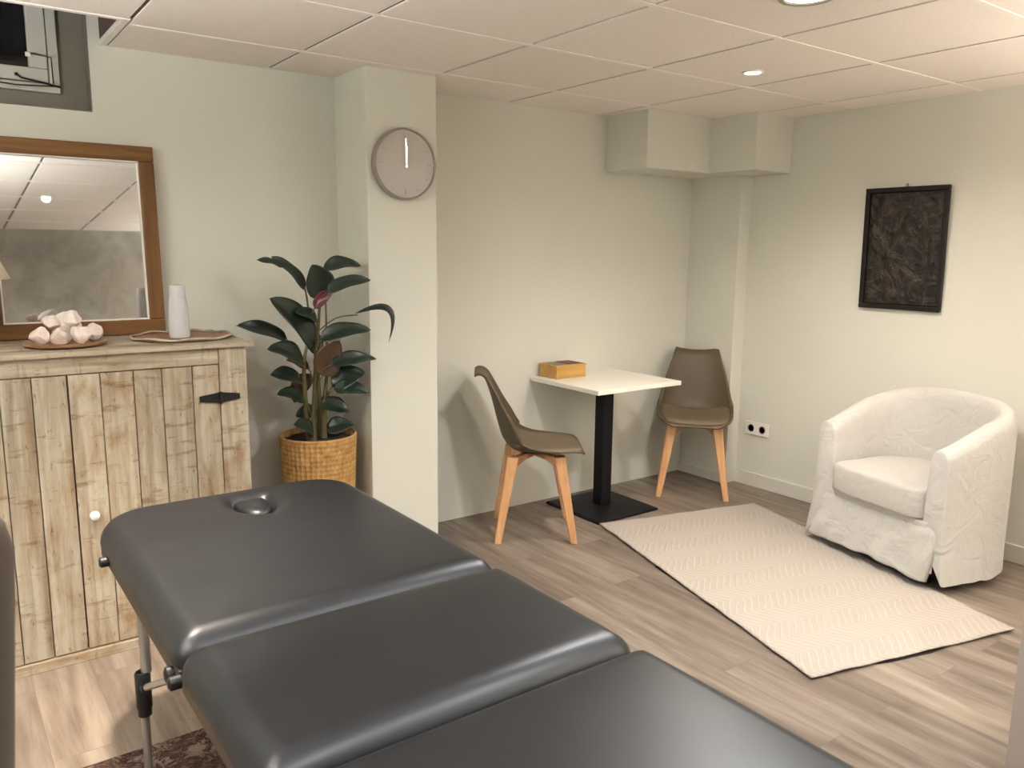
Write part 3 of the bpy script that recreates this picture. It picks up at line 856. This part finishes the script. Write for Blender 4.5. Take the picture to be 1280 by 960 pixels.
for s in STEMS:
    P = smooth_path(s); stem_pts += P
    N = len(P)
    MB().tube(P, [.0165 - .0135 * (i / (N - 1)) ** .6 for i in range(N)], 10).build('stem', M_STEM, pl, True)
LEAVES = [
    ((-0.046, -0.02, 1.263), (-0.197, -0.05, 1.4), 0.059, 'g'),
    ((-0.12, 0.03, 1.357), (-0.221, 0.06, 1.384), 0.032, 'g'),
    ((0.017, -0.06, 1.350), (0.153, -0.14, 1.363), 0.057, 'g'),
    ((0.006, -0.05, 1.23), (-0.038, -0.08, 1.368), 0.108, 'g'),
    ((-0.002, -0.14, 1.257), (0.186, -0.17, 1.304), 0.052, 'g'),
    ((-0.024, -0.06, 1.186), (0.047, -0.1, 1.261), 0.042, 'r'),
    ((-0.001, -0.03, 1.132), (-0.115, -0.08, 1.176), 0.057, 'g'),
    ((-0.026, -0.04, 1.026), (-0.23, -0.1, 1.235), 0.108, 'g'),
    ((-0.127, 0.0, 1.054), (-0.348, -0.04, 1.124), 0.064, 'g'),
    ((-0.012, -0.08, 1.055), (0.185, -0.16, 1.091), 0.069, 'g'),
    ((0.118, -0.155, 1.165), (0.249, -0.2, 1.038), 0.034, 'g'),
    ((-0.078, -0.06, 0.955), (-0.253, -0.12, 1.034), 0.081, 'g'),
    ((0.006, -0.06, 0.893), (0.066, -0.1, 1.046), 0.096, 'b'),
    ((0.024, -0.10, 0.946), (0.22, -0.14, 0.961), 0.057, 'g'),
    ((-0.079, -0.02, 0.875), (-0.231, -0.08, 0.918), 0.069, 'g'),
    ((0.049, -0.05, 0.844), (0.182, -0.1, 0.901), 0.093, 'g'),
    ((0.044, -0.08, 0.837), (0.187, -0.13, 0.814), 0.069, 'g'),
    ((-0.07, -0.03, 0.786), (-0.214, -0.1, 0.842), 0.061, 'g'),
    ((-0.01, -0.06, 0.773), (0.095, -0.12, 0.736), 0.074, 'g'),
    ((-0.039, -0.04, 0.643), (-0.147, -0.1, 0.708), 0.066, 'g'),
    ((0.039, 0.0, 0.640), (0.151, -0.04, 0.660), 0.066, 'g'),
    ((-0.024, 0.02, 0.897), (-0.083, 0.06, 0.767), 0.066, 'b'),
    ((0.032, 0.06, 0.971), (-0.014, 0.12, 1.086), 0.074, 'g'),
    ((-0.031, 0.0, 0.924), (-0.131, 0.0, 0.966), 0.049, 'r'),
    ((0.017, 0.06, 0.72), (-0.068, 0.08, 0.702), 0.057, 'g'),
    ((0.038, 0.06, 0.766), (0.143, 0.1, 0.687), 0.061, 'g'),
]
for li, (B, T, wd, kind) in enumerate(LEAVES):
    B, T = Vector(B), Vector(T)
    rnd = random.Random(li * 7 + 1)
    d = T - B; L = d.length; du = d.normalized()
    arch = .55 if li == 10 else rnd.uniform(.10, .18)
    n0 = Vector((rnd.uniform(-.25, .25), -.75, .62)).normalized()
    w_ = du.cross(n0).normalized(); nn = w_.cross(du).normalized()
    upv = Vector((0, 0, 1)) - du * du.z
    if upv.length < .2: upv = nn
    upv.normalize()
    def lp_(u, v):
        s = u
        prof_ = (math.sin(PI * min(1, s ** .78)) ** .62) * (1 - .18 * s) * 1.06 if 0 < s < 1 else 0
        c = B + d * s + upv * (arch * L * (4 * s * (1 - s)) * (.6 if li != 10 else 1))
        x = (v - .5) * 2
        return c + w_ * (x * wd * .62 * prof_) + nn * (abs(x) ** 1.3 * wd * .16 * prof_ + .004 * math.sin(s * 9 + li) * x)
    b = MB().grid(lp_, 16, 8)
    bmesh.ops.remove_doubles(b.bm, verts=b.bm.verts, dist=1e-5)
    lf = b.build('leaf', {'g': M_LEAF, 'r': M_LEAFR, 'b': M_LEAFB}[kind], pl, True, angle=80)
    solidify(lf, .0012)
    if kind != 'g': lf['label'] = 'wine red young leaf' if kind == 'r' else 'bronze brown leaf'
    best = min((p for p in stem_pts if p.z < B.z + .02), key=lambda p: (p - Vector((B.x, B.y, B.z - .10))).length)
    if (best - B).length > .006:
        mid = (best + B) / 2 + Vector((0, 0, .02))
        MB().tube(smooth_path([best, mid, B + du * .01], 4), .0028, 6).build('petiole', M_STEM, lf, True)

# ------------------------------------------------------------------ dining table
TX0, TX1, TY0, TY1, TZ = 2.706, 3.315, 2.972, 3.536, 0.738
dt = thing('dining_table', 'small square cream topped table on a black pedestal', 'table', ((TX0 + TX1) / 2, (TY0 + TY1) / 2, 0))
hx, hy = (TX1 - TX0) / 2, (TY1 - TY0) / 2
MB().box(-hx, hx, -hy, hy, TZ - .024, TZ, .003).build('tabletop', M_TOP, dt)
MB().box(-.037, .037, -.037, .037, .022, TZ - .0305, .006).build('column', M_BLKSTEEL, dt)
bx, by = .225, .222
b = MB()
b.rings([[(-bx * s, -by * s, z), (bx * s, -by * s, z), (bx * s, by * s, z), (-bx * s, by * s, z)] for s, z in ((1, .0005), (1, .010), (.97, .016), (.35, .0225), (.2, .0225))])
b.build('base_plate', M_BLKSTEEL, dt)
MB().box(-.16, .16, -.16, .16, TZ - .0302, TZ - .0243, .001).build('top_bracket', M_BLKSTEEL, dt)

bxo = thing('wooden_box', 'golden wooden box standing on the back corner of the table', 'box', (2.868, 3.453, TZ + .0002))
b = MB(); X, Y, Hh = .106, .076, .066
b.box(-X, X, -Y, -Y + .009, 0, Hh, .002); b.box(-X, X, Y - .009, Y, 0, Hh, .002)
b.box(-X, -X + .009, -Y + .009, Y - .009, 0, Hh, .002); b.box(X - .009, X, -Y + .009, Y - .009, 0, Hh, .002)
b.box(-X + .009, X - .009, -Y + .009, Y - .009, 0, .008)
b.build('box_body', M_BOXWOOD, bxo)
b = MB(); b.box(-X - .003, X + .003, -Y - .003, -Y + .010, Hh, Hh + .008, .002); b.box(-X - .003, X + .003, Y - .010, Y + .003, Hh, Hh + .008, .002)
b.box(-X - .003, -X + .010, -Y + .010, Y - .010, Hh, Hh + .008, .002); b.box(X - .010, X + .003, -Y + .010, Y - .010, Hh, Hh + .008, .002)
b.build('lid_frame', M_BOXWOOD, bxo)
m_in = new_mat('dark_red_inlay', (0.10, 0.035, 0.03), 0.5); m_in2 = new_mat('grey_inlay', (0.17, 0.16, 0.12), 0.5)
MB().box(.004, X - .0105, -Y + .0105, Y - .0105, Hh - .004, Hh + .010, .002).build('lid_panel', m_in, bxo)
MB().box(-X + .0105, .002, -Y + .0105, Y - .0105, Hh - .004, Hh + .007, .002).build('lid_panel', m_in2, bxo)

# ------------------------------------------------------------------ dining chairs (local front is -Y)
def catmull(vals, t):
    n = len(vals) - 1; x = min(max(t, 0), 1) * n; i = min(int(x), n - 1); f = x - i
    g = lambda k: vals[min(max(k, 0), n)]
    out = []
    p0, p1, p2, p3 = g(i - 1), g(i), g(i + 1), g(i + 2)
    for a, b_, c, d in zip(p0, p1, p2, p3):
        out.append(.5 * (2 * b_ + (c - a) * f + (2 * a - 5 * b_ + 4 * c - d) * f * f + (3 * b_ - a - 3 * c + d) * f ** 3))
    return out
# y, z, half width, curl forward/up at the sides
PROF = [(-.236, .436, .135, .000), (-.222, .446, .178, .006), (-.180, .448, .208, .014), (-.090, .442, .228, .026), (.020, .437, .238, .048), (.110, .448, .238, .080),
        (.162, .500, .230, .090), (.192, .585, .213, .076), (.216, .680, .188, .044), (.238, .752, .163, .028), (.260, .806, .146, .016), (.286, .820, .138, .006), (.304, .810, .134, .000)]
def shell_pt(u, v, lift=0.0, wscale=1.0):
    y, z, hw, cu = catmull(PROF, v)
    y2, z2, _, _ = catmull(PROF, min(1, v + .01)); y1, z1, _, _ = catmull(PROF, max(0, v - .01))
    t = Vector((0, y2 - y1, z2 - z1)).normalized(); nrm = Vector((0, -t.z, t.y))
    x = (u - .5) * 2 * wscale
    k = abs(x) ** 2.6 * cu
    ear = .016 * (abs(x) ** 2) * max(0, (v - .80) / .2) if v > .8 else 0
    return Vector((x * hw * (1 - .05 * abs(x) ** 6), y, z)) + nrm * (k + lift) + Vector((0, 0, ear))
def make_chair(label):
    t = thing('dining_chair', label, 'chair', (0, 0, 0), 0, 'taupe shell chairs at the small table')
    o = MB().grid(lambda u, v: shell_pt(u, v), 24, 60).build('seat_shell', M_SHELL, t, True, angle=80); solidify(o, .010, 1)
    b = MB(); n1, n2 = 20, 24
    def pad_pt(u, v, up):
        vv = .075 + v * .385
        e = min(u, 1 - u, v, 1 - v)
        hgt = .006 + up * .014 * min(1, (e / .10)) ** .5
        sh = 1.0 - .25 * max(0, (.15 - v) / .15) ** 2 - .12 * max(0, (v - .8) / .2) ** 2
        return shell_pt(.5 + (u - .5) * .86 * sh, vv, hgt)
    b.grid(lambda u, v: pad_pt(u, v, 1), n1, n2)
    o = b.build('seat_pad', M_PAD, t, True, angle=80); solidify(o, .007, 1)
    for sx in (-1, 1):
        for sy in (-1, 1):
            b = MB(); b.prism((sx * .195, sy * .190, 0.0005), (sx * .128, sy * .115, .4295), .0165, .029, .006)
            b.build('leg', M_BEECH, t)
    b = MB()
    for s in (-1, 1):
        a = Vector((-.128, -s * .115, .40)); c = Vector((.128, s * .115, .40))
        R = []
        d = (c - a).normalized(); pn = Vector((-d.y, d.x, 0)) * .016
        for f, hh in ((0.04, .052), (.22, .026), (.5, .020), (.78, .026), (.96, .052)):
            p = a.lerp(c, f); zt = .426 - (0.001 if s > 0 else 0)
            R.append([p + pn + Vector((0, 0, zt - p.z)), p - pn + Vector((0, 0, zt - p.z)), p - pn + Vector((0, 0, zt - p.z - hh)), p + pn + Vector((0, 0, zt - p.z - hh))])
        b.rings(R)
    b.build('cross_frame', M_BEECH, t)
    MB().lathe([(.02, .4262), (.075, .4262), (.075, .428), (.02, .428)], 24).build('seat_mount', M_SHELL, t)
    return t
ch = make_chair('taupe shell chair seen side on, left of the small table')
# facing directions: chair beside the table looks right, chair in the corner looks at the camera
def face_rz(dx, dy): return math.atan2(dx, -dy)
ch.location = (2.455, 3.165, 0); ch.rotation_euler = (0, 0, face_rz(.83, -.56))
dup(ch, (3.690, 3.190, 0), face_rz(-.74, -.67), 'taupe shell chair facing the camera, right of the small table')

# ------------------------------------------------------------------ armchair (local front is -Y, +X is its left-hand side as seen from the front)
ac = thing('armchair', 'white slipcovered tub armchair by the right wall', 'armchair', (3.740, 1.838, 0), math.atan2(-.975, -.22))
AW, AD = .374, .275
def plan(t):
    """outer plan outline, t 0..1 from right front round the back to left front; returns point and outward normal"""
    def P(t):
        a = t * 2 - 1            # -1..1
        s = 1 if a > 0 else -1
        a = abs(a)
        if a > .58:              # straight-ish arm
            f = (a - .58) / .42
            return Vector((s * (AW - .012 * f * f), -.02 - f * (AD - .02), 0))
        th = (1 - a / .58) * PI / 2
        e = .80
        return Vector((s * AW * math.cos(th) ** e, -.02 + (AD + .02) * math.sin(th) ** e, 0))
    p = P(t); q0 = P(max(0, t - .004)); q1 = P(min(1, t + .004))
    d = (q1 - q0).normalized()
    return p, Vector((-d.y, d.x, 0)).normalized() if (Vector((-d.y, d.x, 0)).dot(p - Vector((0, -.05, 0))) > 0) else Vector((d.y, -d.x, 0)).normalized()
def arm_h(t):
    a = abs(t * 2 - 1)
    return .630 + .165 * math.cos(PI / 2 * a) ** 1.15
TH = .088
def section(t):
    p, n = plan(t); h = arm_h(t)
    wob = .005 * noise.noise(Vector((t * 26, 0, 1)))
    hem = .045 + .006 * noise.noise(Vector((t * 17, 4, 2)))
    fl_ = .004 + .018 * min(1, max(0, abs(t * 2 - 1) - .35) / .3)
    pr = [(fl_ + wob * 1.6, hem), (fl_ * .6 + wob, .14), (.004, .26), (.004, .40), (.003, h - .10), (0, h - .05), (-.010, h - .020), (-.026, h - .005), (-.046, h), (-.066, h - .005), (-.084, h - .022), (-.094, h - .055), (-.099, h - .12), (-.106, .40), (-.110, .22)]
    kick = max(0, (.10 - t) / .10)        # the corner panel kicks forward at the pleat
    return [p + n * o_ + Vector((0, -.034 * kick * max(0, 1 - z_ / .32) ** 1.2 if i_ < 4 else 0, z_ - (.016 * kick if i_ == 0 else 0))) for i_, (o_, z_) in enumerate(pr)]
NS = 72
S = [section(i / NS) for i in range(NS + 1)]
def end_cap(sec, dirv):
    c = sum(sec, Vector()) / len(sec)
    out = []
    for f, dy in ((.985, .010), (.95, .017), (.86, .021)):
        out.append([Vector((c.x + (q.x - c.x) * f, q.y + dirv * dy, (c.z + (q.z - c.z) * (1 - (1 - f) * .35)))) for q in sec])
    return out
rings_ = [r for r in end_cap(S[0], -1)[::-1]] + S + end_cap(S[-1], -1)
b = MB(); b.rings(rings_)
shell = b.build('slipcover', M_SLIP, ac, True, angle=60)
# skirt across the front, hanging free with a pleat at the right corner
def skirt_pt(u, v):
    x = -.378 + u * .722
    zt, zb = .300, .046 + .010 * noise.noise(Vector((u * 6, 1, 1))) + .012 * math.sin(u * PI) ** 2
    z = zt + (zb - zt) * v
    y = -AD - .004 - .014 * min(1, v * 6) - .028 * v ** 1.2 + .011 * noise.noise(Vector((u * 8 + v * 1.5, v * 2.2, 7))) * v ** .6 * 1.6 + .004 * noise.noise(Vector((u * 26, v * 9, 2))) * v
    rnd_ = max(0, abs(u - .5) * 2 - .95) / .05
    y += .02 * rnd_ ** 2
    if u > .9: x -= .042 * max(0, v - .25) ** 1.2 * (u - .9) / .1
    return Vector((x, y, z))
o = MB().grid(skirt_pt, 70, 22).build('front_skirt', M_SLIP, ac, True, angle=80); solidify(o, .005)
b = MB(); b.box(-.29, .29, -AD - .018, .19, .245, .300, .006); b.box(-.30, .330, -AD - .020, -AD - .012, .085, .245, .002)
b.build('seat_platform', M_SLIP, ac)
# loose seat cushion, rounded and slightly crowned
def cush(u, v, top):
    a = 2 * PI * u
    cx, sy = math.cos(a), math.sin(a)
    e = 9.0 if sy < 0 else 2.5
    rr = (abs(cx) ** e + abs(sy) ** e) ** (-1 / e)
    return Vector((cx * rr, sy * rr, 0))
rings_ = []
for f, z in ((.10, .302), (.93, .302), (.985, .306), (.998, .318), (1.0, .350), (1.0, .390), (.998, .418), (.985, .431), (.955, .437), (.85, .441), (.6, .447), (.4, .450), (.2, .452), (.02, .452)):
    ring = []
    for i in range(96):
        q = cush(i / 96, 0, 0) * f
        ring.append((q.x * .262, -.062 + q.y * .262, z + .004 * noise.noise(Vector((q.x * 5, q.y * 5, z * 20)))))
    rings_.append(ring)
MB().rings(rings_).build('seat_cushion', M_SLIPCUSH, ac, True, angle=70)
for sx in (-1, 1):
    for sy in (-1, 1):
        MB().lathe([(.016, .0003), (.019, .004), (.024, .06), (.024, .24)], 18, (sx * .24, sy * .17 - .03, 0)).build('leg', M_DKPLASTIC, ac, True)

# ------------------------------------------------------------------ picture, sockets
pc = thing('picture', 'dark carved relief picture hanging on the right wall', 'picture', (XW, 2.197, 1.152))
pc.rotation_euler = (0, math.radians(-1.2), 0)
PW, PH = .215, .618
b = MB()
b.box(-.024, -.002, -PW, PW, 0, .024, .003); b.box(-.024, -.002, -PW, PW, PH - .024, PH, .003)
b.box(-.024, -.002, -PW, -PW + .024, .0245, PH - .0245, .003); b.box(-.024, -.002, PW - .024, PW, .0245, PH - .0245, .003)
b.build('picture_frame', M_PICFRAME, pc)
def rel(u, v):
    y = -PW + .024 + u * (2 * PW - .048); z = .024 + v * (PH - .048)
    h = .010 * max(0, noise.noise(Vector((y * 9, z * 8, 3.1)))) + .006 * noise.noise(Vector((y * 22, z * 20, 1.0)))
    e = min(u, 1 - u, v, 1 - v)
    return Vector((-.010 - max(-.004, h) * min(1, e / .06), y, z))
o = MB().grid(rel, 50, 76).build('carved_panel', M_RELIEF, pc, True, angle=80); solidify(o, .004)
b = MB(); b.tube([(-.012, -.004, PH), (-.014, -.004, PH + .014), (-.012, .006, PH + .014), (-.012, .006, PH)], .0025, 8); b.build('hanger', M_IRON, pc)

so = thing('wall_socket', 'white double wall socket low on the right wall', 'socket', (XW, 3.022, 0.365))
MB().box(-.009, -.0003, -.084, .084, -.041, .041, .003).build('cover_plate', M_WHITE, so)
m_sock = new_mat('grey_socket_well', (0.27, 0.245, 0.215), 0.5)
for y in (-.041, .041):
    b = MB(); b.lathe([(.021, .0093), (.0235, .0098), (.0235, .0092), (.018, .0091)], 24)
    b.lathe([(.0195, .0094), (.002, .0094)], 24)
    bmesh.ops.transform(b.bm, matrix=Matrix.Translation((0, y, 0)) @ Matrix.Rotation(-PI / 2, 4, 'Y'), verts=b.bm.verts)
    so2 = b.build('outlet', m_sock, so)

# ------------------------------------------------------------------ taupe chair just beside the camera
fc = thing('high_back_chair', 'blurred taupe upholstered chair at the left edge beside the camera', 'chair', (-0.177, 0.83, 0))
R = []
for k in range(41):
    v = k / 40
    v = v if v < .85 else .85 + (1 - (1 - (v - .85) / .15) ** 2) * .15
    z = .42 + v * .802; rr = .06; hw = .165 + .063 * (z - .42) / .80
    if z > 1.222 - rr:
        q = (z - (1.222 - rr)) / rr; hw -= rr * (1 - math.sqrt(max(0, 1 - q * q))) * .999
    hw = max(hw, .02)
    R.append([Vector((hw * math.copysign(abs(math.cos(a)) ** .25, math.cos(a)), .035 * math.copysign(abs(math.sin(a)) ** .7, math.sin(a)), z)) for a in [2 * PI * i / 40 for i in range(40)]])
MB().rings(R).build('backrest', M_TAUPE, fc, True, angle=60)
MB().box(-.225, .225, -.48, -.036, .40, .48, .02).build('seat', M_TAUPE, fc)
for sx in (-1, 1):
    for y in (-.45, -.02):
        MB().prism((sx * .195, y, .0068), (sx * .20, y, .40), .013, .019, .003).build('leg', M_BEECH, fc)
